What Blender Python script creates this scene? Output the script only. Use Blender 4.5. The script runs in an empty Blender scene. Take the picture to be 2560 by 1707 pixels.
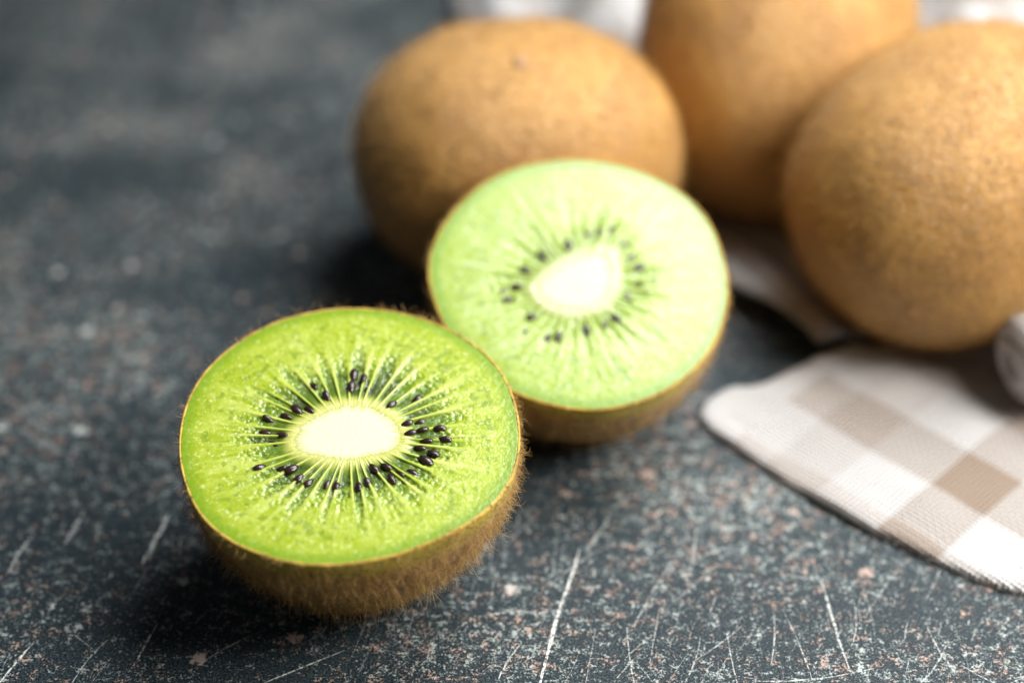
import bpy, math
import numpy as np
from mathutils import Matrix, Vector

MM = 0.001
rng = np.random.default_rng(7)
sc = bpy.context.scene
col = sc.collection

# ------------------------------------------------------------------ camera
cam_data = bpy.data.cameras.new("camera")
cam_data.lens = 60
cam_data.sensor_width = 36
cam_data.clip_start = 0.005
cam_data.clip_end = 20
cam = bpy.data.objects.new("camera", cam_data)
cam.location = (0, 0, 0.1943)
cam.rotation_euler = (math.radians(90 - 37), 0, 0)
cam_data.dof.use_dof = True
cam_data.dof.focus_distance = 0.2550
cam_data.dof.aperture_fstop = 5.5
cam_data.dof.aperture_blades = 0
col.objects.link(cam)
sc.camera = cam

# ------------------------------------------------------------------ light
world = bpy.data.worlds.new("World")
sc.world = world
world.use_nodes = True
bg = world.node_tree.nodes["Background"]
bg.inputs[0].default_value = (0.90, 0.95, 1.0, 1)
bg.inputs[1].default_value = 0.065


def area(name, loc, target, sx, sy, watts, color):
    L = bpy.data.lights.new(name, 'AREA')
    L.shape = 'RECTANGLE'
    L.size, L.size_y = sx, sy
    L.energy = watts
    L.color = color
    o = bpy.data.objects.new(name, L)
    o.location = loc
    d = Vector(target) - Vector(loc)
    o.rotation_euler = d.to_track_quat('-Z', 'Y').to_euler()
    col.objects.link(o)
    return o


area("window_light", (0.26, 0.15, 0.27), (0.02, 0.23, 0.0), 0.16, 0.16, 2.5, (1.0, 0.965, 0.92))
area("added_glare_panel", (0.18, 0.41, 0.43), (0.06, 0.32, 0.0), 0.26, 0.26, 3.7, (0.95, 0.98, 1.0))  # added panel that puts glare on the rear face and brightens the back cloth

sc.view_settings.view_transform = 'Standard'
sc.view_settings.look = 'None'
sc.view_settings.exposure = 0.0
sc.view_settings.gamma = 1.0
sc.cycles.use_denoising = True
sc.cycles.max_bounces = 8

# ------------------------------------------------------------------ helpers
def hash01(*ints):
    h = np.zeros_like(ints[0], dtype=np.uint64)
    for k, a in enumerate(ints):
        h = (h ^ (a.astype(np.int64).astype(np.uint64) * np.uint64([73856093, 19349663, 83492791, 2654435761][k]))) * np.uint64(0x9E3779B97F4A7C15)
        h ^= h >> np.uint64(29)
    h = h * np.uint64(0xBF58476D1CE4E5B9)
    h ^= h >> np.uint64(32)
    return (h & np.uint64(0xFFFFFF)).astype(float) / float(0xFFFFFF)


def vnoise(x, y, z=None, seed=0):
    """smooth value noise in 0..1"""
    x = np.asarray(x, float); y = np.asarray(y, float)
    z = np.zeros_like(x) if z is None else np.asarray(z, float)
    xi, yi, zi = np.floor(x), np.floor(y), np.floor(z)
    fx, fy, fz = x - xi, y - yi, z - zi
    fx, fy, fz = [f * f * (3 - 2 * f) for f in (fx, fy, fz)]
    s = np.full_like(x, seed)
    r = 0
    for i in (0, 1):
        for j in (0, 1):
            for k in (0, 1):
                w = (fx if i else 1 - fx) * (fy if j else 1 - fy) * (fz if k else 1 - fz)
                r = r + w * hash01(xi + i, yi + j, zi + k, s)
    return r


def fbm(x, y, z=None, seed=0, oct=3):
    a, t, n = 0.0, 0.0, 1.0
    f = 1.0
    for o in range(oct):
        a = a + n * vnoise(x * f, y * f, None if z is None else z * f, seed + o)
        t += n
        n *= .5
        f *= 2.03
    return a / t


def sstep(a, b, x):
    t = np.clip((x - a) / (b - a), 0, 1)
    return t * t * (3 - 2 * t)


def mesh(name, V, F, mat, parent=None, smooth=True, attrs=None):
    """V: n x 3 in metres, F: list of equal-width index arrays"""
    me = bpy.data.meshes.new(name)
    V = np.asarray(V, float)
    F = [np.asarray(f, int) for f in F if len(f)]
    nl = sum(f.size for f in F)
    npoly = sum(len(f) for f in F)
    me.vertices.add(len(V))
    me.vertices.foreach_set("co", V.ravel())
    me.loops.add(nl)
    me.loops.foreach_set("vertex_index", np.concatenate([f.ravel() for f in F]))
    me.polygons.add(npoly)
    tot = np.concatenate([np.full(len(f), f.shape[1]) for f in F])
    me.polygons.foreach_set("loop_start", np.concatenate([[0], np.cumsum(tot)[:-1]]))
    if smooth:
        me.polygons.foreach_set("use_smooth", np.ones(npoly, bool))
    for k, a in (attrs or {}).items():
        a = np.asarray(a, float)
        if a.ndim == 1:
            at = me.attributes.new(k, 'FLOAT', 'POINT'); at.data.foreach_set("value", a)
        else:
            at = me.attributes.new(k, 'FLOAT_VECTOR', 'POINT'); at.data.foreach_set("vector", a.ravel())
    me.update(calc_edges=True)
    me.validate()
    if mat:
        me.materials.append(mat)
    o = bpy.data.objects.new(name, me)
    col.objects.link(o)
    o.parent = parent
    return o


def ring_faces(na, nr, off=0):
    """quads of a polar grid: rings nr, angular na (closed)"""
    i = np.arange(nr - 1)[:, None]; j = np.arange(na)[None, :]
    a = i * na + j; b = i * na + (j + 1) % na
    c = (i + 1) * na + (j + 1) % na; d = (i + 1) * na + j
    return np.stack([a, b, c, d], -1).reshape(-1, 4) + off


def tag(o, label=None, cat=None, group=None, kind=None):
    for k, v in (("label", label), ("category", cat), ("group", group), ("kind", kind)):
        if v:
            o[k] = v
    return o


class NT:
    def __init__(s, name):
        s.m = bpy.data.materials.new(name)
        s.m.use_nodes = True
        s.t = s.m.node_tree
        s.b = s.t.nodes["Principled BSDF"]
        s.out = s.t.nodes["Material Output"]

    def n(s, typ, ins=None, **kw):
        nd = s.t.nodes.new(typ)
        for k, v in kw.items():
            setattr(nd, k, v)
        for k, v in (ins or {}).items():
            s.set(nd.inputs[k], v)
        return nd

    def set(s, sock, v):
        if isinstance(v, bpy.types.NodeSocket):
            s.t.links.new(v, sock)
        elif isinstance(v, bpy.types.Node):
            s.t.links.new(v.outputs[0], sock)
        else:
            sock.default_value = v if not (isinstance(v, tuple) and len(v) == 3 and sock.type == 'RGBA') else (*v, 1)

    def p(s, **kw):
        for k, v in kw.items():
            s.set(s.b.inputs[k.replace("_", " ")], v)

    def math(s, op, a, b=0.0, clamp=False):
        nd = s.n('ShaderNodeMath', operation=op, use_clamp=clamp)
        s.set(nd.inputs[0], a); s.set(nd.inputs[1], b)
        return nd.outputs[0]

    def noise(s, scale, detail=2, vec=None, rough=.5, dist=0.0):
        nd = s.n('ShaderNodeTexNoise', {'Scale': scale, 'Detail': detail, 'Roughness': rough, 'Distortion': dist})
        if vec is not None:
            s.set(nd.inputs['Vector'], vec)
        return nd.outputs['Fac']

    def ramp(s, v, a, b):
        nd = s.n('ShaderNodeMapRange', {'Value': v, 'From Min': a, 'From Max': b}, clamp=True)
        nd.interpolation_type = 'SMOOTHSTEP'
        return nd.outputs[0]

    def mix(s, f, a, b):
        nd = s.n('ShaderNodeMix', data_type='RGBA')
        s.set(nd.inputs['Factor'], f)
        s.set(nd.inputs[6], a); s.set(nd.inputs[7], b)
        return nd.outputs[2]

    def bump(s, h, strength, dist, nrm=None):
        nd = s.n('ShaderNodeBump', {'Height': h, 'Strength': strength, 'Distance': dist})
        if nrm is not None:
            s.set(nd.inputs['Normal'], nrm)
        return nd.outputs[0]

    def attr(s, name):
        return s.n('ShaderNodeAttribute', attribute_name=name)


# ------------------------------------------------------------------ materials
def mat_table():
    t = NT("scratched_stone")
    P = t.n('ShaderNodeTexCoord').outputs['Object']
    fine = t.noise(2700, 4, P, .7)
    mid = t.noise(1300, 4, P, .7)
    patch = t.noise(520, 5, P, .68, .4)
    big = t.noise(26, 5, P, .62)
    hue = t.noise(330, 3, P, .6)
    base = t.mix(t.ramp(fine, .36, .68), (0.003, 0.0055, 0.0075), (0.040, 0.061, 0.071))
    # pale mineral grains, thicker in loose patches
    lev = t.math('ADD', t.math('ADD', t.math('MULTIPLY', fine, .42), t.math('MULTIPLY', mid, .34)), t.math('ADD', t.math('MULTIPLY', patch, .38), t.math('MULTIPLY', big, .20)))
    grain = t.ramp(lev, .680, .782)
    gcol = t.mix(t.ramp(hue, .47, .60), (0.40, 0.45, 0.43), (0.48, 0.325, 0.26))
    c = t.mix(t.math('MULTIPLY', grain, .92), base, gcol)
    # sparse larger chips
    vor = t.n('ShaderNodeTexVoronoi', {'Vector': P, 'Scale': 210.0, 'Randomness': 1.0})
    sep = t.n('ShaderNodeSeparateColor', {0: vor.outputs['Color']})
    rad = t.math('MULTIPLY', t.ramp(sep.outputs[0], .70, 1.0), .25)
    warp = t.math('MULTIPLY', t.math('SUBTRACT', t.noise(1100, 4, P, .7), .5), 1.05)
    chip = t.math('MULTIPLY', t.ramp(t.math('SUBTRACT', rad, t.math('ADD', vor.outputs['Distance'], warp)), -.02, .10), t.ramp(sep.outputs[0], .66, .72))
    ccol = t.mix(t.ramp(sep.outputs[1], .25, .60), (0.46, 0.33, 0.275), (0.58, 0.60, 0.56))
    c = t.mix(t.math('MULTIPLY', chip, .75), c, ccol)
    t.p(Base_Color=c, Roughness=t.math('ADD', t.math('MULTIPLY', mid, .25), .42), Specular_IOR_Level=.16)
    t.p(Normal=t.bump(fine, .35, .00012, t.bump(patch, .35, .0003)))
    return t.m


def mat_scratch():
    t = NT("scratch_mark")
    P = t.n('ShaderNodeTexCoord').outputs['Object']
    k = t.attr("strength").outputs['Fac']
    a = t.math('MULTIPLY', t.ramp(t.noise(1500, 3, P, .7), .36, .62), k, clamp=True)
    t.p(Base_Color=t.mix(t.noise(300, 2, P), (0.66, 0.72, 0.70), (0.74, 0.70, 0.63)), Roughness=.6, Alpha=a)
    return t.m


def mat_flesh():
    t = NT("kiwi_flesh")
    P = t.n('ShaderNodeTexCoord').outputs['Object']
    c = t.attr("pigment").outputs['Color']
    cells = t.n('ShaderNodeTexVoronoi', {'Vector': P, 'Scale': 3000.0}, feature='F1').outputs['Distance']
    gr = t.noise(1300, 3, P, .6)
    c2 = t.mix(t.ramp(gr, .30, .75), c, t.n('ShaderNodeHueSaturation', {'Saturation': .93, 'Value': 1.12, 'Color': c}).outputs[0])
    t.p(Base_Color=c2, Roughness=.27, Subsurface_Weight=.45, Subsurface_Scale=.0011, Specular_IOR_Level=.55)
    t.b.inputs['Subsurface Radius'].default_value = (0.9, 1.0, 0.25)
    t.p(Normal=t.bump(cells, .28, .00006, t.bump(gr, .15, .00006)))
    return t.m


def mat_core():
    t = NT("kiwi_core")
    P = t.n('ShaderNodeTexCoord').outputs['Object']
    c = t.attr("pigment").outputs['Color']
    gr = t.noise(1500, 3, P, .6)
    t.p(Base_Color=c, Roughness=.42, Subsurface_Weight=.35, Subsurface_Scale=.0015, Specular_IOR_Level=.4)
    t.b.inputs['Subsurface Radius'].default_value = (1.0, 0.9, 0.6)
    t.p(Normal=t.bump(gr, .35, .0001))
    return t.m


def mat_seed():
    t = NT("kiwi_seed")
    P = t.n('ShaderNodeTexCoord').outputs['Object']
    n = t.noise(1500, 2, P)
    t.p(Base_Color=t.mix(n, (0.012, 0.005, 0.006), (0.035, 0.016, 0.014)), Roughness=.24, Specular_IOR_Level=.55)
    t.p(Normal=t.bump(t.noise(4000, 2, P), .35, .00008))
    return t.m


def mat_skin():
    t = NT("kiwi_skin")
    P = t.n('ShaderNodeTexCoord').outputs['Object']
    k = t.attr("olive").outputs['Fac']
    n1 = t.noise(260, 4, P, .6)
    n2 = t.noise(1700, 3, P, .65)
    br = t.mix(t.ramp(n1, .30, .70), (0.33, 0.17, 0.034), (0.60, 0.35, 0.095))
    ol = t.mix(t.ramp(n1, .30, .70), (0.44, 0.33, 0.02), (0.62, 0.46, 0.035))
    c = t.mix(k, br, ol)
    c = t.mix(t.math('MULTIPLY', t.ramp(n2, .53, .66), .8), c, (0.085, 0.034, 0.008))
    t.p(Base_Color=c, Roughness=.62, Specular_IOR_Level=.3, Sheen_Weight=.12, Sheen_Roughness=.5)
    t.p(Normal=t.bump(n2, .6, .0002, t.bump(n1, .4, .0006)))
    return t.m


def mat_whole():
    t = NT("kiwi_whole_skin")
    P = t.n('ShaderNodeTexCoord').outputs['Object']
    inf = t.n('ShaderNodeObjectInfo').outputs['Random']
    V = t.n('ShaderNodeVectorMath', {0: P, 1: (1, 1, 1)}, operation='ADD')
    n1 = t.noise(75, 4, P, .6, .4)
    n2 = t.noise(760, 5, P, .75, .5)
    n3 = t.noise(1500, 2, P, .6)
    c = t.mix(t.ramp(n1, .28, .74), (0.36, 0.165, 0.020), (0.56, 0.285, 0.048))
    c = t.mix(t.math('MULTIPLY', t.ramp(n2, .44, .68), .62), c, (0.19, 0.080, 0.008))
    c = t.mix(t.math('MULTIPLY', t.ramp(n3, .52, .66), .5), c, (0.62, 0.35, 0.09))
    t.p(Base_Color=c, Roughness=.48, Specular_IOR_Level=.9, Sheen_Weight=.24, Sheen_Roughness=.42)
    t.b.inputs['Sheen Tint'].default_value = (1, .86, .72, 1)
    t.p(Normal=t.bump(n2, .7, .0008, t.bump(n3, .4, .0003)))
    return t.m


def mat_fuzz(name, a, b):
    t = NT(name)
    k = t.attr("tone").outputs['Fac']
    c = t.mix(k, a, b)
    t.p(Base_Color=c, Roughness=.5, Specular_IOR_Level=.35)
    tr = t.n('ShaderNodeBsdfTranslucent', {'Color': c})
    mx = t.n('ShaderNodeMixShader', {0: .35, 1: t.b.outputs[0], 2: tr.outputs[0]})
    t.t.links.new(mx.outputs[0], t.out.inputs[0])
    return t.m


def mat_plain(name, a, b, scale, rough=.8):
    t = NT(name)
    P = t.n('ShaderNodeTexCoord').outputs['Object']
    n = t.noise(scale, 4, P, .65)
    t.p(Base_Color=t.mix(t.ramp(n, .3, .7), a, b), Roughness=rough, Normal=t.bump(n, .6, .0003))
    return t.m


def mat_cloth():
    t = NT("checked_cotton")
    uv = t.n('ShaderNodeSeparateXYZ', {0: t.attr("weave").outputs['Vector']})
    u, v = uv.outputs[0], uv.outputs[1]
    n = t.n('ShaderNodeTexCoord').outputs['Object']
    wob = t.math('MULTIPLY', t.math('SUBTRACT', t.noise(60, 2, n), .5), .8)

    def band(x, off, per, w):
        m = t.math('MODULO', t.math('ADD', t.math('ADD', x, wob), 2530.0 - off), per)
        return t.math('MULTIPLY', t.ramp(m, 0.0, .5), t.math('SUBTRACT', 1.0, t.ramp(m, w - .25, w + .25)))
    bu = t.math('MAXIMUM', band(u, 38.0, 46.0, 11.0), t.math('MULTIPLY', band(u, 15.0, 46.0, 11.0), .38))
    bv = t.math('MAXIMUM', band(v, 11.7, 46.0, 12.0), t.math('MULTIPLY', band(v, 34.7, 46.0, 12.0), .6))
    # twist the two thread systems: a colour shows where its own thread is on top
    tu = t.math('SINE', t.math('MULTIPLY', u, 2 * math.pi / 1.70))
    tv = t.math('SINE', t.math('MULTIPLY', v, 2 * math.pi / 1.70))
    over = t.math('MULTIPLY', tu, tv)
    pick = t.ramp(over, -.5, .5)
    dye = t.math('ADD', t.math('MULTIPLY', bu, t.math('MULTIPLY_ADD', pick, .30)), t.math('MULTIPLY', bv, t.math('SUBTRACT', .65, t.math('MULTIPLY', pick, .30))))
    dye = t.math('MULTIPLY', dye, t.math('MAXIMUM', t.ramp(u, 7.0, 8.5), t.ramp(v, 26.0, 28.0)))
    for nd in t.t.nodes:
        if nd.type == 'MATH' and nd.operation == 'MULTIPLY_ADD':
            nd.inputs[2].default_value = .35
    gap = t.ramp(t.math('ABSOLUTE', over), 0.0, .35)
    c = t.mix(dye, (0.77, 0.76, 0.755), (0.38, 0.28, 0.205))
    c = t.mix(t.math('MULTIPLY', t.math('SUBTRACT', 1.0, gap), .45), c, (0.26, 0.22, 0.19))
    t.p(Base_Color=c, Roughness=.88, Specular_IOR_Level=.15, Sheen_Weight=.15)
    t.p(Normal=t.bump(t.math('ABSOLUTE', over), 1.0, .0007, t.bump(t.noise(260, 3, n), .25, .0008)))
    return t.m


M = dict(table=mat_table(), scratch=mat_scratch(), flesh=mat_flesh(), core=mat_core(), seed=mat_seed(),
         skin=mat_skin(), whole=mat_whole(), cloth=mat_cloth(),
         fuzz=mat_fuzz("golden_fuzz", (0.36, 0.185, 0.03), (0.98, 0.70, 0.29)),
         wfuzz=mat_fuzz("brown_fuzz", (0.34, 0.155, 0.018), (0.95, 0.60, 0.18)),
         thread=mat_fuzz("cotton_thread", (0.60, 0.55, 0.50), (0.80, 0.79, 0.78)),
         scar=mat_plain("dry_stem", (0.24, 0.12, 0.045), (0.58, 0.38, 0.22), 900))

# ------------------------------------------------------------------ table
def build_table():
    x0, x1, y0, y1, h = -.45, .45, -.02, .80, .03
    b = .003
    V = [(x0, y0, -b), (x1, y0, -b), (x1, y1, -b), (x0, y1, -b),
         (x0 + b, y0 + b, 0), (x1 - b, y0 + b, 0), (x1 - b, y1 - b, 0), (x0 + b, y1 - b, 0),
         (x0, y0, -h), (x1, y0, -h), (x1, y1, -h), (x0, y1, -h)]
    F = [(4, 5, 6, 7), (0, 1, 5, 4), (1, 2, 6, 5), (2, 3, 7, 6), (3, 0, 4, 7), (8, 9, 1, 0), (9, 10, 2, 1), (10, 11, 3, 2), (11, 8, 0, 3), (11, 10, 9, 8)]
    o = mesh("tabletop", V, [F], M['table'], smooth=False)
    tag(o, "dark slate coloured scratched stone tabletop", kind="structure")
    # scratches worn into the surface
    S = []   # x0,y0,x1,y1,width,strength
    main = [(-59.6, 198.4, -57.3, 210.3, .85, .95), (-77.2, 171.5, -73.2, 181.4, .42, .9), (-56.8, 177.4, -54.9, 185.6, .35, .8),
            (3.9, 171.8, 11.1, 201.8, .62, 1.0), (49.4, 195.0, 51.0, 174.5, .38, .8), (20.6, 176.0, 23.4, 190.0, .20, .5),
            (-6.5, 186.2, 5.5, 187.4, .22, .7), (-2.3, 173.0, 1.4, 181.0, .35, .7), (25.0, 171.5, 29.0, 182.5, .22, .5),
            (17.8, 184.2, 18.6, 170.2, .18, .7), (13.8, 170.8, 19.4, 178.8, .2, .5), (33.2, 183.0, 33.9, 171.0, .2, .7),
            (55, 186.5, 62.5, 197.5, .26, .55), (42.5, 187.5, 45.0, 173.5, .22, .6), (60.0, 172.0, 67.0, 182.0, .24, .6),
            (36.0, 173.5, 56.0, 176.5, .30, .6), (-48, 176, -38, 184, .25, .6), (-40.0, 171.5, -24.0, 180.6, .22, .75),
            (-66, 172, -62, 182, .22, .6), (-73, 203, -71.6, 211, .9, .5), (-81, 196, -78.5, 206, .5, .5), (68, 176.5, 76, 171.0, .24, .6),
            (11.0, 173, 13.0, 184.5, .18, .5), (28.5, 196, 30.5, 207, .35, .5), (12.0, 201, 16.5, 210.0, .45, .5), (24, 188, 34, 199, .25, .3)]
    for a in main:
        S.append(a)
    for _ in range(620):
        x = rng.uniform(-85, 85); y = rng.uniform(160, 245)
        if rng.random() < .65:
            x = rng.uniform(-25, 85); y = rng.uniform(168, 212)
        L = rng.gamma(2.0, 2.6)
        if rng.random() < .70:
            an = math.radians(rng.normal(72, 18))
        else:
            an = math.radians(rng.uniform(0, 180))
        S.append((x, y, x + L * math.cos(an), y + L * math.sin(an), rng.gamma(3.0, .035), rng.beta(1.3, 2.0)))
    for _ in range(150):
        x = rng.uniform(-180, 170); y = rng.uniform(245, 430)
        L = rng.gamma(2.0, 2.2)
        an = math.radians(rng.uniform(0, 180))
        S.append((x, y, x + L * math.cos(an), y + L * math.sin(an), rng.uniform(.15, .5), rng.uniform(.2, .6)))
    V, F, K = [], [], []
    for i, (xa, ya, xb, yb, w, st) in enumerate(S):
        n = 9
        d = np.array([xb - xa, yb - ya], float); L = np.hypot(*d); d /= L
        nn = np.array([-d[1], d[0]])
        bend = rng.normal(0, .035) * L
        z = .006 + .00002 * i
        for k in range(n):
            t = k / (n - 1)
            c = np.array([xa, ya]) + d * L * t + nn * (bend * 4 * t * (1 - t) + rng.normal(0, w * .10))
            ww = w * .5 * (max(0.03, math.sin(math.pi * min(1, t * .9 + .08))) ** .6) * rng.uniform(.65, 1.2)
            V += [(*(c - nn * ww), z), (*(c + nn * ww), z)]
            K += [st, st]
            if k:
                q = len(V)
                F.append((q - 4, q - 2, q - 1, q - 3))
    s = mesh("scratch_marks", np.array(V) * MM, [np.array(F)], M['scratch'], o, smooth=False, attrs={"strength": np.array(K)})
    tag(s, "pale scratches worn into the tabletop", kind="stuff")


build_table()

# ------------------------------------------------------------------ fuzz
def fuzz_mesh(name, P, N, D, length, radius, mat, parent, floor=None, seg=4, curl=.9, sides=3, lean_range=(.15, 1.25)):
    """P roots, N normals, D flow direction (tangent). lengths & radii in metres."""
    n = len(P)
    r = np.random.default_rng(len(P))
    T1 = D - (D * N).sum(1, keepdims=True) * N
    T1 /= np.linalg.norm(T1, axis=1, keepdims=True) + 1e-12
    T2 = np.cross(N, T1)
    lean = r.uniform(*lean_range, n)[:, None]
    d = N * np.cos(lean) + T1 * np.sin(lean)
    ax = r.normal(size=(n, 3)); ax /= np.linalg.norm(ax, axis=1, keepdims=True)
    bendv = r.normal(0, curl, n)[:, None]
    pts = [P - N * radius]
    step = (length / seg)[:, None]
    p = pts[0]
    for s in range(seg):
        p = p + d * step
        if floor is not None:
            p = floor(p)
        pts.append(p)
        d = d + np.cross(ax, d) * bendv / seg * 2 + r.normal(0, .12, (n, 3)) - N * .10
        d /= np.linalg.norm(d, axis=1, keepdims=True)
    pts = np.stack(pts, 1)                       # n, seg+1, 3
    rad = radius * np.linspace(1, .35, seg + 1)
    th = np.arange(sides) / sides * 2 * np.pi
    ring = (np.cos(th)[None, None, :, None] * T1[:, None, None, :] + np.sin(th)[None, None, :, None] * (N * .5 + T2 * .87)[:, None, None, :])
    V = pts[:, :, None, :] + ring * rad[None, :, None, None]
    V = V.reshape(-1, 3)
    per = (seg + 1) * sides
    base = []
    for s in range(seg):
        for k in range(sides):
            k2 = (k + 1) % sides
            base.append((s * sides + k, s * sides + k2, (s + 1) * sides + k2, (s + 1) * sides + k))
    F = (np.array(base)[None] + (np.arange(n) * per)[:, None, None]).reshape(-1, 4)
    tone = np.repeat(r.beta(1.5, 1.6, n), per)
    o = mesh(name, V, [F], mat, parent, attrs={"tone": tone})
    tag(o, kind="stuff")
    return o


# ------------------------------------------------------------------ kiwi halves
def seed_mesh():
    nu, nv = 8, 6
    V = [(0, 0, 1.0)]
    for i in range(1, nv):
        a = math.pi * i / nv
        for j in range(nu):
            b = 2 * math.pi * j / nu
            rr = math.sin(a) ** .9
            V.append((rr * math.cos(b), rr * math.sin(b), math.cos(a)))
    V.append((0, 0, -1.0))
    V = np.array(V)
    # long axis x, pointed at the inner end
    X = V[:, 2] * 1.10
    taper = 1 - .28 * sstep(-.2, 1, -V[:, 2])
    Q = np.c_[X, V[:, 0] * .62 * taper, V[:, 1] * .45 * taper] * MM
    F4, F3 = [], []
    for i in range(nv - 2):
        for j in range(nu):
            F4.append((1 + i * nu + j, 1 + i * nu + (j + 1) % nu, 1 + (i + 1) * nu + (j + 1) % nu, 1 + (i + 1) * nu + j))
    last = len(V) - 1
    for j in range(nu):
        F3.append((0, 1 + (j + 1) % nu, 1 + j))
        F3.append((last, 1 + (nv - 2) * nu + j, 1 + (nv - 2) * nu + (j + 1) % nu))
    o = mesh("seed", Q, [np.array(F4), np.array(F3)], M['seed'])
    me = o.data
    bpy.data.objects.remove(o)
    return me


SEED = seed_mesh()


def periodic(table, th):
    n = len(table)
    x = (th % (2 * math.pi)) / (2 * math.pi) * n
    i = np.floor(x).astype(int); f = x - i
    t = np.array(table)
    p0, p1, p2, p3 = t[(i - 1) % n], t[i % n], t[(i + 1) % n], t[(i + 2) % n]
    return p1 + .5 * f * (p2 - p0 + f * (2 * p0 - 5 * p1 + 4 * p2 - p3 + f * (3 * (p1 - p2) + p3 - p0)))


def half_kiwi(label, center, tilt, roll, R10, core_pts, seeds, h, pw, seed, NA, NR, nhair, hair_len, hair_rad, nray, hair_flow, glare_dark_mul=1.0, lean_x=0.0, tufts=(), lean_y=0.0, flesh_k=.80, core_k=1.0, glare_tint=(1, 1, 1)):
    r_ = np.random.default_rng(seed)
    n = Vector((math.sin(math.radians(roll)), -math.sin(math.radians(tilt)), 1)).normalized()
    u = Vector((0, 1, 0)).cross(n).normalized()
    v = n.cross(u)
    pole = Vector(center) * MM - n * (h * MM)
    Mx = Matrix(((u.x, v.x, n.x, pole.x), (u.y, v.y, n.y, pole.y), (u.z, v.z, n.z, pole.z), (0, 0, 0, 1)))
    R = np.array(Mx.to_3x3()); T = np.array(pole)
    root = bpy.data.objects.new("kiwi_half", None)
    root.empty_display_size = .01
    col.objects.link(root)
    root.matrix_world = Mx
    tag(root, label, "kiwi fruit", "kiwi cut in half")

    cp = np.array(core_pts)
    cth = np.arctan2(cp[:, 1], cp[:, 0]); o_ = np.argsort(cth)
    crr = np.hypot(cp[:, 0], cp[:, 1])

    def rc(th):
        t = (th + np.pi) % (2 * np.pi) - np.pi
        r0 = 0
        for d, w in ((-.10, .25), (0, .5), (.10, .25)):
            r0 = r0 + w * np.interp(t + d, cth[o_], crr[o_], period=2 * np.pi)
        return r0

    def Rf(th):
        return periodic(R10, th)

    # ---------------- flesh: cut face with its rays and hollows, closed below by the dome
    th1 = np.arange(NA) / NA * 2 * np.pi
    sr = np.linspace(0, 1, NR) ** .85
    sr[0] = .004
    TH, SR = np.meshgrid(th1, sr)
    Rm = Rf(TH)
    RR = Rm * SR
    X, Y = RR * np.cos(TH), RR * np.sin(TH)
    RC = rc(TH)
    s = (RR - RC) / (Rm - RC)
    # rays, spaced along a path midway between circle and core outline
    ang = np.sort((np.arange(nray) + r_.uniform(-.33, .33, nray)) / nray * 2 * np.pi)
    k = np.searchsorted(ang, TH) % nray
    dth = np.full_like(TH, 9.0)
    nearest = k
    for q in (k, (k - 1) % nray):
        dd = np.abs((TH - ang[q] + np.pi) % (2 * np.pi) - np.pi)
        nearest = np.where(dd < dth, q, nearest)
        dth = np.minimum(dth, dd)
    cell = (k) % nray                      # locule between ray k-1 and k
    gapw = ((ang[cell] - ang[(cell - 1) % nray]) % (2 * np.pi))
    lat = np.clip(dth / (gapw * .5), 0, 1)                # 0 on a ray, 1 mid locule
    lv_end = r_.uniform(.36, .56, nray)[cell] - .15 * (1 - glare_dark_mul)
    lv_dark = np.clip(r_.normal(.75, .28, nray), .15, 1.0)[cell] * glare_dark_mul  # rear half's pockets are paled in the colour to imitate glare
    fz = fbm(X * 1.9, Y * 1.9, seed=seed + 1, oct=2)
    fz2 = fbm(X * .55, Y * .55, seed=seed + 5, oct=3)
    radial = fbm(TH * 34, SR * 7, seed=seed + 9, oct=2)
    fine_r = fbm(TH * 95, SR * 9, seed=seed + 12, oct=2)
    rayw = .30 + .16 * (radial - .5) + .12 * sstep(.3, .6, s)
    ray = 1 - sstep(rayw * .45, rayw * 1.15, lat)
    round_end = .16 * (1 - lat) ** 1.5
    loc = sstep(.01, .12, s) * (1 - sstep(lv_end - .16, lv_end + .16, s + .26 * (fz - .5) + round_end)) * (1 - ray) * (.75 + .5 * fz2)
    dark = loc * lv_dark * (.65 + .7 * (fz2 - .1)) * sstep(.04, .16, s) * (1 - sstep(.20, .54, s + .30 * (fz - .5)))
    lime = np.array([0.335, 0.435, 0.006]); pale = np.array([0.520, 0.600, 0.085]); deep = np.array([0.190, 0.320, 0.006])
    locg = np.array([0.125, 0.235, 0.008]); black = np.array([0.034, 0.058, 0.010])
    rayc = np.array([0.600, 0.660, 0.170]); cream = np.array([0.62, 0.60, 0.20]); rim = np.array([0.175, 0.320, 0.004])

    def mixc(a, b, w):
        return a + (b - a) * w[..., None]
    C = np.broadcast_to(lime, X.shape + (3,)).copy()
    C = mixc(C, pale, np.clip((fz2 - .42) * 2.0, 0, 1) * .45 + .35 * sstep(.55, .8, radial) * (1 - sstep(.75, .95, s)))
    C = mixc(C, deep, sstep(.60, .78, fz) * .2)
    streak = sstep(.50, .72, fbm(TH * 26, s * 2.2, seed=seed + 97, oct=2)) * sstep(.30, .46, s) * (1 - sstep(.62, .93, s))
    C = mixc(C, np.array([0.60, 0.68, 0.16]), streak * .45)
    spots = sstep(.66, .80, fbm(X * 1.15, Y * 1.15, seed=seed + 77, oct=1)) * sstep(.35, .5, s) * (1 - sstep(.78, .92, s))
    C = mixc(C, deep * .8, spots * .55)
    C = mixc(C, locg, np.clip(loc, 0, 1) * .9 * min(1.0, glare_dark_mul * 1.6))
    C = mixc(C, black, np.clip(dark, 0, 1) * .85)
    ray_k = np.clip(r_.normal(.75, .22, nray), .2, 1.1)[nearest]
    ray_l = r_.uniform(.50, .86, nray)[nearest]
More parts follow.
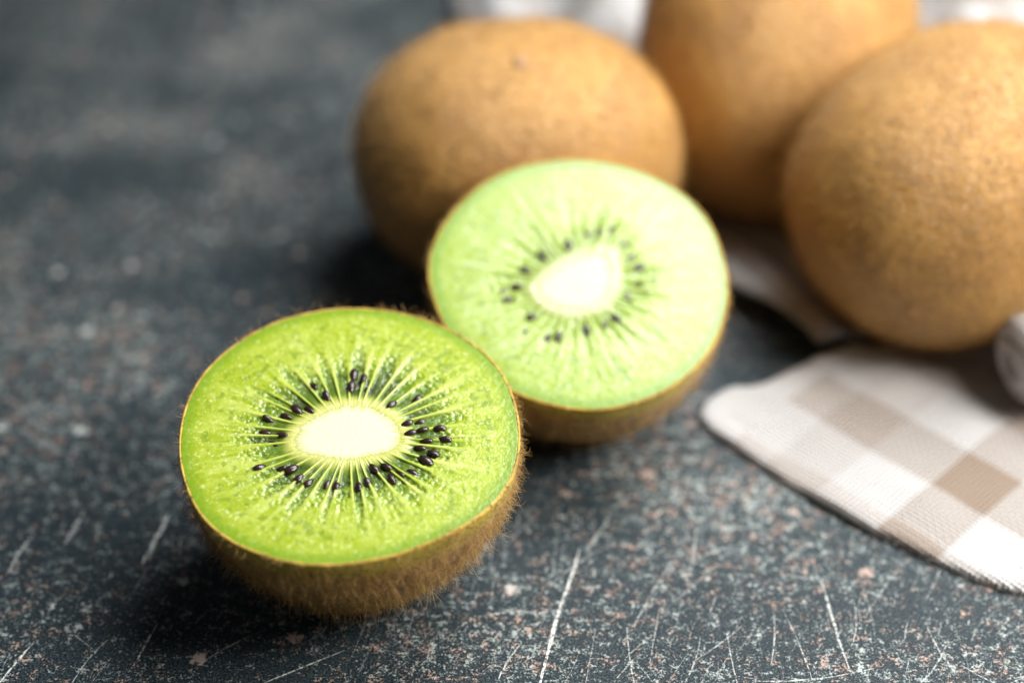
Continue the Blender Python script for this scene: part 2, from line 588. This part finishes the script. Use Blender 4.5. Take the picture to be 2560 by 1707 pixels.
    rf = (.4 + .6 * min(1.0, glare_dark_mul * 1.5)) * (1 - sstep(0, rayw * (1.2 + .9 * sstep(.3, .8, s)), lat)) * sstep(-.02, .06, s) * (1 - sstep(ray_l - .5, ray_l + .08, s + .2 * (fz - .5))) * (.5 + .6 * fine_r) * ray_k
    C = mixc(C, rayc, np.clip(rf, 0, 1) * .9)
    C = mixc(C, np.array([0.30, 0.34, 0.03]), (1 - sstep(.0, .10, s)) * sstep(.35, .65, fine_r) * .6)
    C = mixc(C, cream, (1 - sstep(.0, .13, s)) * (.45 + .55 * (fine_r > .45)))
    glint_specks = sstep(.70, .84, fbm(TH * 60, RR * 2.1, seed=seed + 90, oct=2)) + .8 * sstep(.72, .85, fbm(X * 3.1, Y * 3.1, seed=seed + 93, oct=2))  # juice-cell glints painted into the flesh colour as pale flecks
    C = mixc(C, np.array([0.74, 0.80, 0.36]), np.clip(glint_specks, 0, 1) * sstep(.12, .4, s) * .65)
    edge = Rm - RR
    C = mixc(C, rim, (1 - sstep(.4, 2.6, edge + 1.2 * (fz - .5))) * .8)
    Z = -.24 * loc - .14 * dark + .06 * rf + .03 * (fz - .5) * sstep(-.05, .1, s)
    Z += .03 * (fbm(X * 1.9 + TH * 3, Y * 1.9, seed=seed + 20, oct=2) - .5)
    Z += .06 * (radial - .5) * (1 - sstep(.6, .9, s))
    Z *= sstep(0, .6, edge)
    Z -= .25 * (1 - sstep(-1.2, .2, s * 9))          # core sits in a shallow bed
    Vt = np.c_[X.ravel(), Y.ravel(), (Z + h).ravel()]
    # dome side of the flesh
    nd = 24
    tt = np.linspace(0, 1, nd + 1)[1:-1]
    Vd = []
    for t in tt:
        kk = (1 - t ** pw) ** (1 / pw)
        Rr = Rf(th1) * kk
        Vd.append(np.c_[Rr * np.cos(th1) + lean_x * t ** 1.5, Rr * np.sin(th1) + lean_y * t ** 1.5, np.full(NA, h - (h - .7) * t)])
    Vd = np.concatenate(Vd)
    V = np.r_[Vt, Vd, [[lean_x, lean_y, .7]], [[0, 0, h - .25]]]
    rows = NR + len(tt)
    F = ring_faces(NA, rows)[:, ::-1]
    lastr = (rows - 1) * NA
    j = np.arange(NA)
    F3 = np.r_[np.c_[lastr + j, lastr + (j + 1) % NA, np.full(NA, rows * NA)][:, ::-1], np.c_[j, (j + 1) % NA, np.full(NA, rows * NA + 1)]]
    C = C * flesh_k * np.array(glare_tint)  # rear half's milky glare is painted into its flesh colour here
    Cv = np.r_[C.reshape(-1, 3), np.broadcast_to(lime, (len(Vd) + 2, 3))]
    flesh = mesh("flesh", V * MM, [F, F3], M['flesh'], root, attrs={"pigment": Cv})

    # ---------------- core
    na, nr = 400, 30
    t1 = np.arange(na) / na * 2 * np.pi
    s1 = np.linspace(.02, 1, nr)
    T1, S1 = np.meshgrid(t1, s1)
    edge_w = 1 + .10 * (fbm(np.cos(T1) * 22, np.sin(T1) * 22, seed=seed + 31) - .5) * 2
    r1 = (rc(T1) + .12) * S1 * (1 + (edge_w - 1) * S1)
    x1, y1 = r1 * np.cos(T1), r1 * np.sin(T1)
    zz = h + .06 * (1 - S1 ** 6) - .20 * S1 ** 14 + .06 * (fbm(x1 * 1.5, y1 * 1.5, seed=seed + 33) - .5)
    Vc = np.c_[x1.ravel(), y1.ravel(), zz.ravel()]
    Vb = np.c_[.7 * r1[-1] * np.cos(t1), .7 * r1[-1] * np.sin(t1), np.full(na, h - 3.0)]
    Vv = np.r_[Vc, Vb, [[0, 0, h + .16]], [[0, 0, h - 3.6]]]
    Fc = ring_faces(na, nr + 1)[:, ::-1]
    j = np.arange(na)
    Fe = np.r_[np.c_[j, (j + 1) % na, np.full(na, (nr + 1) * na)], np.c_[(j + 1) % na + nr * na, j + nr * na, np.full(na, (nr + 1) * na + 1)]]
    white = np.array([0.64, 0.62, 0.40]); yel = np.array([0.44, 0.46, 0.11])
    pc = fbm(T1 * 30, S1 * 3, seed=seed + 40)
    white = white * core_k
    Cc = white + (yel - white) * sstep(.74, 1.0, S1 + .30 * (pc - .5))[..., None]
    Cc = np.r_[Cc.reshape(-1, 3), np.broadcast_to(white, (na + 2, 3))]
    mesh("core", Vv * MM, [Fc, Fe], M['core'], root, attrs={"pigment": Cc})

    # ---------------- seeds
    for i, (sx, sy, size, sink) in enumerate(seeds):
        o = bpy.data.objects.new("seed", SEED)
        col.objects.link(o)
        o.parent = root
        a = math.atan2(sy, sx) + r_.normal(0, .14)
        o.location = (sx * MM, sy * MM, (h - sink) * MM)
        o.rotation_euler = (r_.normal(0, .15), r_.normal(0, .16), a)
        o.scale = (size, size * r_.uniform(.88, 1.1), size * .8)

    # ---------------- skin
    na, nr = 300, 70
    t1 = np.arange(na) / na * 2 * np.pi
    rows = []
    olive = []
    ragged = fbm(np.cos(t1) * 30, np.sin(t1) * 30, seed=seed + 50, oct=2) - .5
    thick = .38
    for (ro, zo) in ((-.10, -.30), (-.02, .02), (.14, .10), (thick, -.05)):
        Rr = Rf(t1) + ro
        rows.append(np.c_[Rr * np.cos(t1), Rr * np.sin(t1), h + zo + .22 * ragged * (zo > -.2)])
        olive.append(np.full(na, .35))
    for t in np.linspace(.012, .985, nr):
        kk = (1 - t ** pw) ** (1 / pw)
        Rr = Rf(t1) * kk + thick
        xx, yy = Rr * np.cos(t1), Rr * np.sin(t1)
        z = h * (1 - t)
        lump = 1 + .022 * (fbm(np.cos(t1) * 2.2, np.sin(t1) * 2.2, np.full(na, t * 3), seed=seed + 60) - .5) * sstep(0, .2, t)
        rows.append(np.c_[xx * lump + lean_x * t ** 1.5, yy * lump + lean_y * t ** 1.5, np.full(na, z)])
        olive.append((1 - sstep(.02, .22, t + .16 * (fbm(np.cos(t1) * 4, np.sin(t1) * 4, np.full(na, t * 8), seed=seed + 62) - .5))))
    V = np.r_[np.concatenate(rows), [[lean_x, lean_y, 0]]]
    nrow = len(rows)
    F = ring_faces(na, nrow)[:, ::-1]
    j = np.arange(na)
    F3 = np.c_[(nrow - 1) * na + (j + 1) % na, (nrow - 1) * na + j, np.full(na, nrow * na)]
    ol = np.r_[np.concatenate(olive), [0]]
    # keep the resting side flat on the table
    Wv = V * MM @ R.T + T
    low = Wv[:, 2].min()
    root.location.z -= low - .0002
    T = T.copy(); T[2] -= low - .0002
    skin = mesh("skin", V * MM, [F, F3], M['skin'], root, attrs={"olive": ol})

    # ---------------- fuzz
    Pg = V[:-1].reshape(nrow, na, 3)
    cand = nhair * 3
    ii = r_.uniform(4, nrow - 2.01, cand); jj = r_.uniform(0, na, cand)
    tpar = (ii - 4) / (nrow - 5)
    dens = .40 + .60 * sstep(.02, .22, tpar + .15 * (r_.random(cand) - .5))
    circ = (1 - tpar ** pw) ** (1 / pw)
    keep = r_.random(cand) < dens * circ
    ii, jj, tpar = ii[keep][:nhair], jj[keep][:nhair], tpar[keep][:nhair]
    i0 = ii.astype(int); j0 = jj.astype(int) % na
    fi, fj = (ii - i0)[:, None], (jj - jj.astype(int))[:, None]
    A, B = Pg[i0, j0], Pg[i0, (j0 + 1) % na]
    Cc, D = Pg[i0 + 1, j0], Pg[i0 + 1, (j0 + 1) % na]
    P = (A * (1 - fj) + B * fj) * (1 - fi) + (Cc * (1 - fj) + D * fj) * fi
    N = np.cross(Cc - A, B - A); N /= np.linalg.norm(N, axis=1, keepdims=True)
    N *= np.sign((N * P * [1, 1, 0]).sum(1, keepdims=True) + 1e-9)
    flow = np.array(hair_flow)[None] + r_.normal(0, .55, (len(P), 3))
    L = hair_len * np.clip(r_.normal(1, .30, len(P)), .3, 1.9) * (.6 + .4 * sstep(.0, .18, tpar))
    # a few tufts torn loose at the cut edge
    nt = 260
    tj = r_.integers(0, na, nt)
    tuft = Pg[3, tj] + r_.normal(0, .15, (nt, 3))
    Nt = np.c_[np.cos(t1[tj]), np.sin(t1[tj]), np.full(nt, .35)]; Nt /= np.linalg.norm(Nt, axis=1, keepdims=True)
    for (deg, cn, spread) in tufts:
        tj2 = np.round(deg / 360 * na + r_.normal(0, spread, cn)).astype(int) % na
        row = r_.integers(2, 9, cn)
        tuft = np.r_[tuft, Pg[row, tj2] + r_.normal(0, .12, (cn, 3))]
        n2 = np.c_[np.cos(t1[tj2]), np.sin(t1[tj2]), r_.normal(.25, .3, cn)]
        Nt = np.r_[Nt, n2 / np.linalg.norm(n2, axis=1, keepdims=True)]
    nt = len(tuft)
    P = np.r_[P, tuft]; N = np.r_[N, Nt]
    flow = np.r_[flow, r_.normal(0, 1, (nt, 3))]
    L = np.r_[L, hair_len * r_.uniform(.25, .95, nt)]

    def floor(p):
        w = p @ R.T + T
        w[:, 2] = np.maximum(w[:, 2], .00012)
        return (w - T) @ R
    fuzz_mesh("fuzz", P * MM, N, flow, L * MM, hair_rad * MM, M['fuzz'], root, floor=floor, seg=5, curl=1.6, lean_range=(.40, 1.40))
    return root


R1 = [25.3, 25.37, 25.65, 26.04, 26.33, 26.48, 26.65, 26.87, 27.09, 27.23, 27.46, 27.52, 27.53, 27.27, 26.98, 26.66, 26.19, 25.65, 25.21, 24.97, 24.86, 24.98, 25.05, 24.87, 24.55, 24.27, 23.99, 23.65, 23.4, 23.33, 23.42, 23.81, 24.45, 25.05, 25.35, 25.35]
CORE1 = [(-0.39, 6.53), (2.83, 6.23), (5.14, 4.72), (6.82, 3.01), (7.86, 0.9), (8.11, -1.19), (7.39, -2.43), (4.95, -3.46), (2.8, -4.07), (0.36, -4.68), (-2.14, -4.48), (-4.68, -3.74), (-7.21, -3.25), (-8.41, -2.02), (-8.44, 0.06), (-7.96, 1.74), (-6.53, 3.44), (-4.42, 4.93), (-2.61, 6.23)]
S1 = [(-0.16, 12.82), (-0.37, 10.16), (1.36, 11.93), (-6.14, 10.38), (-4.04, 8.27), (-8.35, 5.45), (-6.43, 5.36), (-9.83, 4.21), (-12.5, 3.57), (-10.21, 0.48), (-12.84, -6.02), (-8.08, -6.38), (-6.94, -8.11), (-5.43, -8.91), (-1.32, -9.3), (1.92, -9.7), (3.25, -8.91), (4.08, -6.22), (5.85, -5.9), (6.74, -8.31), (6.01, 6.53), (9.86, 7.75), (8.57, 2.67), (9.13, 0.77), (10.93, 1.41), (13.57, 1.66), (11.64, -0.85), (14.42, -0.56), (10.66, -2.22), (12.72, -3.25), (11.74, -4.68), (10.46, 3.14), (-11.77, 8.4), (9.75, -6.71), (7.91, -6.91), (-2.72, -9.11), (2.32, 9.5), (6.34, 9.72), (-11.15, -1.19), (-9.74, -6.1), (-12.79, 1.11)]
big1 = {30: 1.2, 0: 1.15, 1: 1.15, 5: 1.15, 11: 1.1}
SEEDS1 = [(x, y, big1.get(i, .95 if i < 31 else .9), -.02 if i < 31 else .34) for i, (x, y) in enumerate(S1)]
for i in (7, 9, 12, 13, 14, 16, 21):
    SEEDS1[i] = (*SEEDS1[i][:2], .95, .14)
R2 = [25.2, 25.46, 25.81, 26.44, 26.85, 26.9, 26.75, 26.58, 26.42, 26.27, 26.12, 26.12, 26.1, 25.85, 25.49, 25.3, 25.28, 25.2, 24.75, 24.08, 23.6, 23.3, 23.2, 23.27, 23.35, 23.38, 23.45, 23.72, 23.9, 23.96, 24.04, 24.2, 24.35, 24.54, 24.7, 24.95]
CORE2 = [(4.35, 7.42), (5.65, 6.1), (5.78, 2.96), (5.24, -0.95), (4.25, -3.3), (1.68, -4.76), (-1.53, -5.3), (-4.41, -4.5), (-6.67, -2.71), (-7.65, -1.22), (-6.71, 0.37), (-4.13, 2.45), (-1.54, 4.54), (1.4, 6.27)]
S2 = [(-1.55, 8.1), (-5.95, 5.49), (-8.84, 2.59), (-10.23, -0.97), (-11.47, -3.52), (-7.74, -6.75), (-3.26, -10.46), (1.5, -8.73), (6.47, -6.23), (10.52, 4.19), (12.75, 1.76), (4.53, -7.64), (10.13, 0.85), (11.39, -0.63), (3.72, 11.18), (1.74, 10.67), (7.98, 9.0), (-12.47, -1.85), (-5.0, -10.73), (9.25, 6.29), (8.46, -1.94), (-8.81, -9.99), (5.71, 11.69)]
SEEDS2 = [(x, y, 1.05 if i < 10 else .95, -.05 if i < 10 else .26) for i, (x, y) in enumerate(S2)]

half_kiwi("kiwi half with bright lime flesh and fuzzy rim standing beside the paler leaning half",
          (-24.41, 195.97, 28.36), 8.5, 0, R1, CORE1, SEEDS1, 28.4, 1.68, 3, 900, 220, 15000, 2.5, .030, 38, (.5, -.2, -.7), 1.0, 1.6, ((83, 40, 2), (64, 40, 3), (128, 25, 1), (50, 30, 3), (-12, 90, 5), (-28, 60, 4), (-48, 90, 1.5), (14, 50, 4)), -3.2)
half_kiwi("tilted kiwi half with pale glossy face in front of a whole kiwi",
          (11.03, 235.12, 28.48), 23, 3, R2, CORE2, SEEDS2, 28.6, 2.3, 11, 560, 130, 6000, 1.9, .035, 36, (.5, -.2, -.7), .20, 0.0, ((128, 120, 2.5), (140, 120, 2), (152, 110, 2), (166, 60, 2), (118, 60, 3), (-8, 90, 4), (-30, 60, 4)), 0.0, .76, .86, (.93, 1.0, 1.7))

# ------------------------------------------------------------------ whole kiwis
def whole_kiwi(label, center, axis, semi, side, pole, seed, dents=(), nhair=16000, scar_scale=1.0):
    """axis: direction of the first semi-axis, side: rough direction of the second"""
    r_ = np.random.default_rng(seed)
    a = Vector(axis).normalized(); b = Vector(side); b = (b - a * b.dot(a)).normalized(); c = a.cross(b)
    B = np.array([a, b, c]).T
    p = np.array(Vector(pole).normalized())
    # sphere whose pole looks along `pole`
    q = np.cross(p, [.3, .2, .9]); q /= np.linalg.norm(q); w = np.cross(p, q)
    na, nr = 140, 80
    ph = np.linspace(0.012, math.pi - .012, nr); th = np.arange(na) / na * 2 * np.pi
    PH, TH = np.meshgrid(ph, th, indexing='ij')
    U = (np.cos(PH)[..., None] * p + (np.sin(PH) * np.cos(TH))[..., None] * q + (np.sin(PH) * np.sin(TH))[..., None] * w)

    def surf(U):
        L = U @ B                                             # components along the semi-axes
        L = L / np.linalg.norm(L, axis=-1, keepdims=True)
        sup = (np.abs(L) ** 2.18).sum(-1) ** (-1 / 2.18)       # a little fuller than an ellipsoid
        X = (L * sup[..., None] * np.array(semi)) @ B.T
        n3 = fbm(U[..., 0] * 1.7 + 5, U[..., 1] * 1.7, U[..., 2] * 1.7, seed=seed)
        n4 = fbm(U[..., 0] * 5 + 5, U[..., 1] * 5, U[..., 2] * 5, seed=seed + 3)
        f = 1 + .05 * (n3 - .5) + .014 * (n4 - .5)
        for (d, width, depth) in dents:
            dn = np.array(d) / np.linalg.norm(d)
            f = f - depth * np.exp(-((1 - U @ dn) / width))
        return X * f[..., None]
    X = surf(U)
    Xp = np.r_[surf(p[None]), surf(-p[None])]
    V = np.r_[X.reshape(-1, 3), Xp]
    F = ring_faces(na, nr)[:, ::-1]
    j = np.arange(na)
    F3 = np.r_[np.c_[j, (j + 1) % na, np.full(na, na * nr)][:, ::-1][:, ::-1], np.c_[(nr - 1) * na + (j + 1) % na, (nr - 1) * na + j, np.full(na, na * nr + 1)]]
    root = bpy.data.objects.new("kiwi_fruit", None)
    root.empty_display_size = .01
    col.objects.link(root)
    zlow = V[:, 2].min()
    root.location = Vector((center[0], center[1], center[2] + zlow)) * MM   # base of the fruit
    off = np.array([0, 0, -zlow])
    tag(root, label, "kiwi fruit", "whole kiwis")
    mesh("skin", (V + off) * MM, [F, F3], M['whole'], root)
    # dry stem remnant on the pole
    pp = Xp[0] + off
    k = 26
    sv, sf = [], []
    rr = [0.2, .8, 1.35, 1.9, 2.5]
    hh = [1.1, 1.0, .35, .75, -.7]
    for a_, b_ in zip(rr, hh):
        for m in range(k):
            t = 2 * math.pi * m / k
            wv = scar_scale * a_ * (1 + .22 * r_.normal())
            sv.append(pp + (q * math.cos(t) + w * math.sin(t)) * wv + p * (b_ + .25 * r_.normal()) * scar_scale)
    sv.append(pp + p * 1.1 * scar_scale)
    F = ring_faces(k, len(rr))
    j = np.arange(k)
    mesh("stem_scar", np.array(sv) * MM, [F, np.c_[(j + 1) % k, j, np.full(k, k * len(rr))]], M['scar'], root)
    # fuzz
    u = r_.normal(size=(nhair, 3)); u /= np.linalg.norm(u, axis=1, keepdims=True)
    e = 1e-3
    X0 = surf(u)
    t_a = np.cross(u, [.31, .52, .79]); t_a /= np.linalg.norm(t_a, axis=1, keepdims=True); t_b = np.cross(u, t_a)
    ua = u + e * t_a; ua /= np.linalg.norm(ua, axis=1, keepdims=True)
    ub = u + e * t_b; ub /= np.linalg.norm(ub, axis=1, keepdims=True)
    N = np.cross(surf(ua) - X0, surf(ub) - X0); N /= np.linalg.norm(N, axis=1, keepdims=True)
    N *= np.sign((N * u).sum(1, keepdims=True))
    flow = -p[None] * .8 + r_.normal(0, .6, (nhair, 3))
    zmin = -zlow

    def floor(P_):
        P_ = P_.copy(); P_[:, 2] = np.maximum(P_[:, 2], .0001); return P_
    fuzz_mesh("fuzz", (X0 + off) * MM, N, flow, np.clip(r_.normal(1.9, .5, nhair), .5, 3.2) * MM, .036 * MM, M['wfuzz'], root, floor=floor, seg=3, lean_range=(.25, 1.3))
    return root


whole_kiwi("whole brown kiwi resting directly on the bare stone behind the cut halves", (1.0, 285.5, 24.6), (1, .05, -.02), (31.4, 27.0, 24.6), (0, 1, 0),
           (.02, -.30, .95), 21, scar_scale=.6, dents=(((-.12, .42, .90), .012, .045), ((.05, .25, .97), .006, .02)))
whole_kiwi("upright leaning whole kiwi on the cloth, farthest back among the fruit", (53.4, 311.5, 33.2), (.10, .62, .78), (34.5, 27.6, 27.0), (1, 0, 0), (.1, .62, .78), 33)
whole_kiwi("whole kiwi on the checked cloth beside its rolled fold", (82.0, 266.5, 29.2), (.80, .30, .42), (31.5, 27.8, 27.2), (0, 1, 0), (.7, .3, .6), 45)

# ------------------------------------------------------------------ checked cloth
def build_cloth():
    A = np.array([35.0, 234.0])
    U = np.array([.702, -.712]); Vv = np.array([.712, .702])
    poly = np.array([(33.2, 233.2), (34.8, 238.6), (39.4, 242.5), (43.4, 241.5), (46.6, 243.2), (51.3, 246.6), (58.4, 251.0), (66.9, 253.9), (74.0, 257.0),
                     (70.0, 259.0), (61.5, 255.0), (57.5, 252.6), (54.8, 256.5), (50.5, 262.5), (44.0, 267.5), (38.0, 275.0), (34.0, 288.0), (31.5, 318.0), (18.0, 338.0), (2.0, 350.0), (-9.0, 362.0),
                     (-13.0, 380.0), (-15.0, 410.0), (-10.0, 455.0), (60.0, 470.0), (150.0, 455.0), (190.0, 380.0), (185.0, 280.0), (160.0, 200.0), (120.0, 176.0), (95.0, 184.0), (83.0, 190.2), (76.5, 192.4), (71.1, 196.0),
                     (65.1, 200.6), (58.8, 205.3), (54.4, 209.0), (48.0, 215.4), (43.5, 221.0), (38.2, 227.2)])
    # smooth the outline a little
    def chaikin(p):
        q = np.roll(p, -1, 0)
        return np.stack([.75 * p + .25 * q, .25 * p + .75 * q], 1).reshape(-1, 2)
    pl = chaikin(poly)
    pl = pl + rng.normal(0, .12, pl.shape)
    s = .85
    xs = np.arange(-16, 192, s); ys = np.arange(174, 472, s)
    cx, cy = np.meshgrid(xs + s / 2, ys + s / 2, indexing='ij')

    def inside(x, y):
        c = np.zeros(x.shape, bool)
        a = pl; b = np.roll(pl, -1, 0)
        for (xa, ya), (xb, yb) in zip(a, b):
            if ya == yb:
                continue
            m = ((ya > y) != (yb > y)) & (x < (xb - xa) * (y - ya) / (yb - ya) + xa)
            c ^= m
        return c
    keep = inside(cx, cy)
    nx, ny = keep.shape
    cnt = np.zeros((nx + 1, ny + 1), int)
    for i in (0, 1):
        for j in (0, 1):
            cnt[i:nx + i, j:ny + j] += keep
    vx, vy = np.meshgrid(np.arange(nx + 1) * s - 16, np.arange(ny + 1) * s + 174, indexing='ij')
    used = cnt > 0
    idx = -np.ones(used.shape, int); idx[used] = np.arange(used.sum())
    P = np.c_[vx[used], vy[used]]
    bnd = (cnt[used] < 4)
    # distance to outline for every vertex, snap boundary
    a = pl; b = np.roll(pl, -1, 0)
    best = np.full(len(P), 1e9); bp = P.copy()
    for pa, pb in zip(a, b):
        d = pb - pa
        t = np.clip(((P - pa) @ d) / (d @ d), 0, 1)
        q = pa + t[:, None] * d
        dist = np.hypot(*(P - q).T)
        m = dist < best
        best[m] = dist[m]; bp[m] = q[m]
    P[bnd] = bp[bnd]; best[bnd] = 0
    x, y = P.T
    # --- relief
    kx = [(81.5, 268.0, 24), (55.0, 312.0, 26)]
    flat = np.zeros(len(P))
    for (a_, b_, r_) in kx:
        flat = np.maximum(flat, 1 - sstep(r_ * .45, r_ * 1.25, np.hypot(x - a_, y - b_)))
    und = fbm(x / 26 + 3, y / 26, seed=5, oct=3)
    und2 = fbm(x / 9 + 3, y / 9, seed=9, oct=2)
    z = 1.7 + (2.6 * und + .8 * und2) * .75
    # front corner stays fairly flat but springs off the stone
    front = 1 - sstep(238, 262, y)
    z = z * (1 - front) + (1.85 + 1.2 * np.maximum(und - .45, 0) + .6 * (und2 - .5) + 1.1 * (fbm(x / 13 + 40, y / 13, seed=61, oct=2) - .45)) * front
    # puffed fold edge left of the fruit
    strip = np.exp(-((np.minimum(np.hypot(x - 57, y - 254), np.abs((x - 57) * .88 + (y - 254) * .475)) - 3) / 4.2) ** 2) * sstep(250, 256, y) * (1 - sstep(292, 315, y)) * (x < 66)
    z = z + 3.4 * strip
    # dropped folds behind the fruit
    back = sstep(328, 352, y)
    folds = (11 * np.exp(-((x + 3 + .05 * (y - 380)) / 7.0) ** 2) + 16 * np.exp(-((x - 23 - .1 * (y - 380)) / 9.5) ** 2) + 12 * np.exp(-((x - 60 + .25 * (y - 380)) / 14) ** 2)
             + 15 * np.exp(-((x - 112 - .3 * (y - 380)) / 13) ** 2) + 10 * np.exp(-((x - 88) / 6) ** 2))
    z = z + back * (1 - .8 * sstep(400, 455, y)) * folds * (.8 + .5 * (und - .4))
    right = sstep(104, 128, x) * (1 - back)
    z = z + right * (4 + 7 * fbm(x / 16, y / 22, seed=14, oct=2))
    z = z * (1 - flat) + 1.7 * flat
    # round hem
    thick = 1.25
    z = z - .45 * (1 - np.clip(best / 1.3, 0, 1)) ** 2
    z = z - .30 * np.exp(-((best - 4.2 - .3 * (und2 - .5)) / .45) ** 2) * (y < 262)      # sewn hem line
    z = np.maximum(z, thick + .04)
    ruv = np.c_[(P - A) @ U, (P - A) @ Vv, np.zeros(len(P))]
    n = len(P)
    V = np.r_[np.c_[P, z], np.c_[P, z - thick]]
    ii, jj = np.nonzero(keep)
    q = np.c_[idx[ii, jj], idx[ii + 1, jj], idx[ii + 1, jj + 1], idx[ii, jj + 1]]
    # boundary edges
    e = np.r_[q[:, [0, 1]], q[:, [1, 2]], q[:, [2, 3]], q[:, [3, 0]]]
    key = np.sort(e, 1); kk = key[:, 0] * n + key[:, 1]
    uq, inv, ct = np.unique(kk, return_inverse=True, return_counts=True)
    be = e[ct[inv] == 1]
    side = np.c_[be[:, 1], be[:, 0], be[:, 0] + n, be[:, 1] + n]
    root = bpy.data.objects.new("kitchen_towel", None)
    root.empty_display_size = .02
    col.objects.link(root)
    root.location = (.075, .235, 0)
    tag(root, "white and taupe checked cotton towel spread under the whole kiwis", "towel")
    off = np.array([75, 235, 0])
    mesh("cloth", (V - off) * MM, [q, q[:, ::-1] + n, side], M['cloth'], root, attrs={"weave": np.r_[ruv, ruv]})

    # loose fibres along the hem
    fr = np.nonzero(bnd & (y < 262) & (x < 100))[0]
    fr = np.repeat(fr, 5)
    Pf = np.c_[P[fr], z[fr] - rng.uniform(.1, 1.1, len(fr))] + rng.normal(0, .3, (len(fr), 3)) * [1, 1, .2]
    cen = np.array([75., 232.])
    Nf = np.c_[P[fr] - cen, np.full(len(fr), 4.0)]; Nf /= np.linalg.norm(Nf, axis=1, keepdims=True)

    def floor(q):
        q = q.copy(); q[:, 2] = np.maximum(q[:, 2], .00008); return q
    fuzz_mesh("fray", (Pf - off) * MM, Nf, rng.normal(0, 1, (len(fr), 3)), np.clip(rng.gamma(2., .35, len(fr)), .2, 2.6) * MM, .035 * MM, M['thread'], root, floor=floor, seg=4, curl=1.4)
    # rolled fold lying on the towel
    na, nr = 56, 60
    th = np.arange(na) / na * 2 * np.pi
    P0 = np.array([86.8, 235.5, 11.2]); ax = np.array([.93, .33, .12]); ax /= np.linalg.norm(ax)
    e1 = np.cross(ax, [0, 0, 1]); e1 /= np.linalg.norm(e1); e2 = np.cross(e1, ax)
    rows, W = [], []
    for i, t in enumerate(np.r_[np.linspace(0, 1, 14) ** 1.6 * 4, np.linspace(4.6, 78, nr - 26), 82 - 4 * np.linspace(1, 0, 12) ** 1.6]):
        k = 1 if t > 4 else (1 - (1 - t / 4) ** 2.6) ** .5
        if t > 78:
            k = (1 - ((t - 78) / 4) ** 2.6) ** .5 if t < 82 else 0
        k = max(k, .04)
        rr = 8.0 * k * (1 + .14 * (fbm(np.cos(th) * 1.6 + 2, np.sin(th) * 1.6, np.full(na, t / 9), seed=71) - .5) * 2) * (1 + .004 * t)
        crease = 1 - .10 * np.exp(-(((th - 4.2 + .012 * t) + np.pi) % (2 * np.pi) - np.pi) ** 2 / .03)
        rr = rr * crease
        c = P0 + ax * (t + .8 * np.sin(t / 7))
        ring = c + (np.cos(th) * rr)[:, None] * e1 + (np.sin(th) * rr * 1.05)[:, None] * e2
        ring[:, 2] = np.maximum(ring[:, 2], 2.9)
        rows.append(ring)
        W.append(np.c_[th * 8 + 5, np.full(na, t + 26), np.zeros(na)])
    V = np.r_[np.concatenate(rows), [P0 - ax * .1], [rows[-1].mean(0)]]
    Wt = np.r_[np.concatenate(W), [[5, 26, 0]], [[5, 108, 0]]]
    j = np.arange(na)
    mesh("rolled_fold", (V - off) * MM, [ring_faces(na, nr), np.r_[np.c_[(j + 1) % na, j, np.full(na, na * nr)], np.c_[(nr - 1) * na + j, (nr - 1) * na + (j + 1) % na, np.full(na, na * nr + 1)]]], M['cloth'], root, attrs={"weave": Wt})


build_cloth()
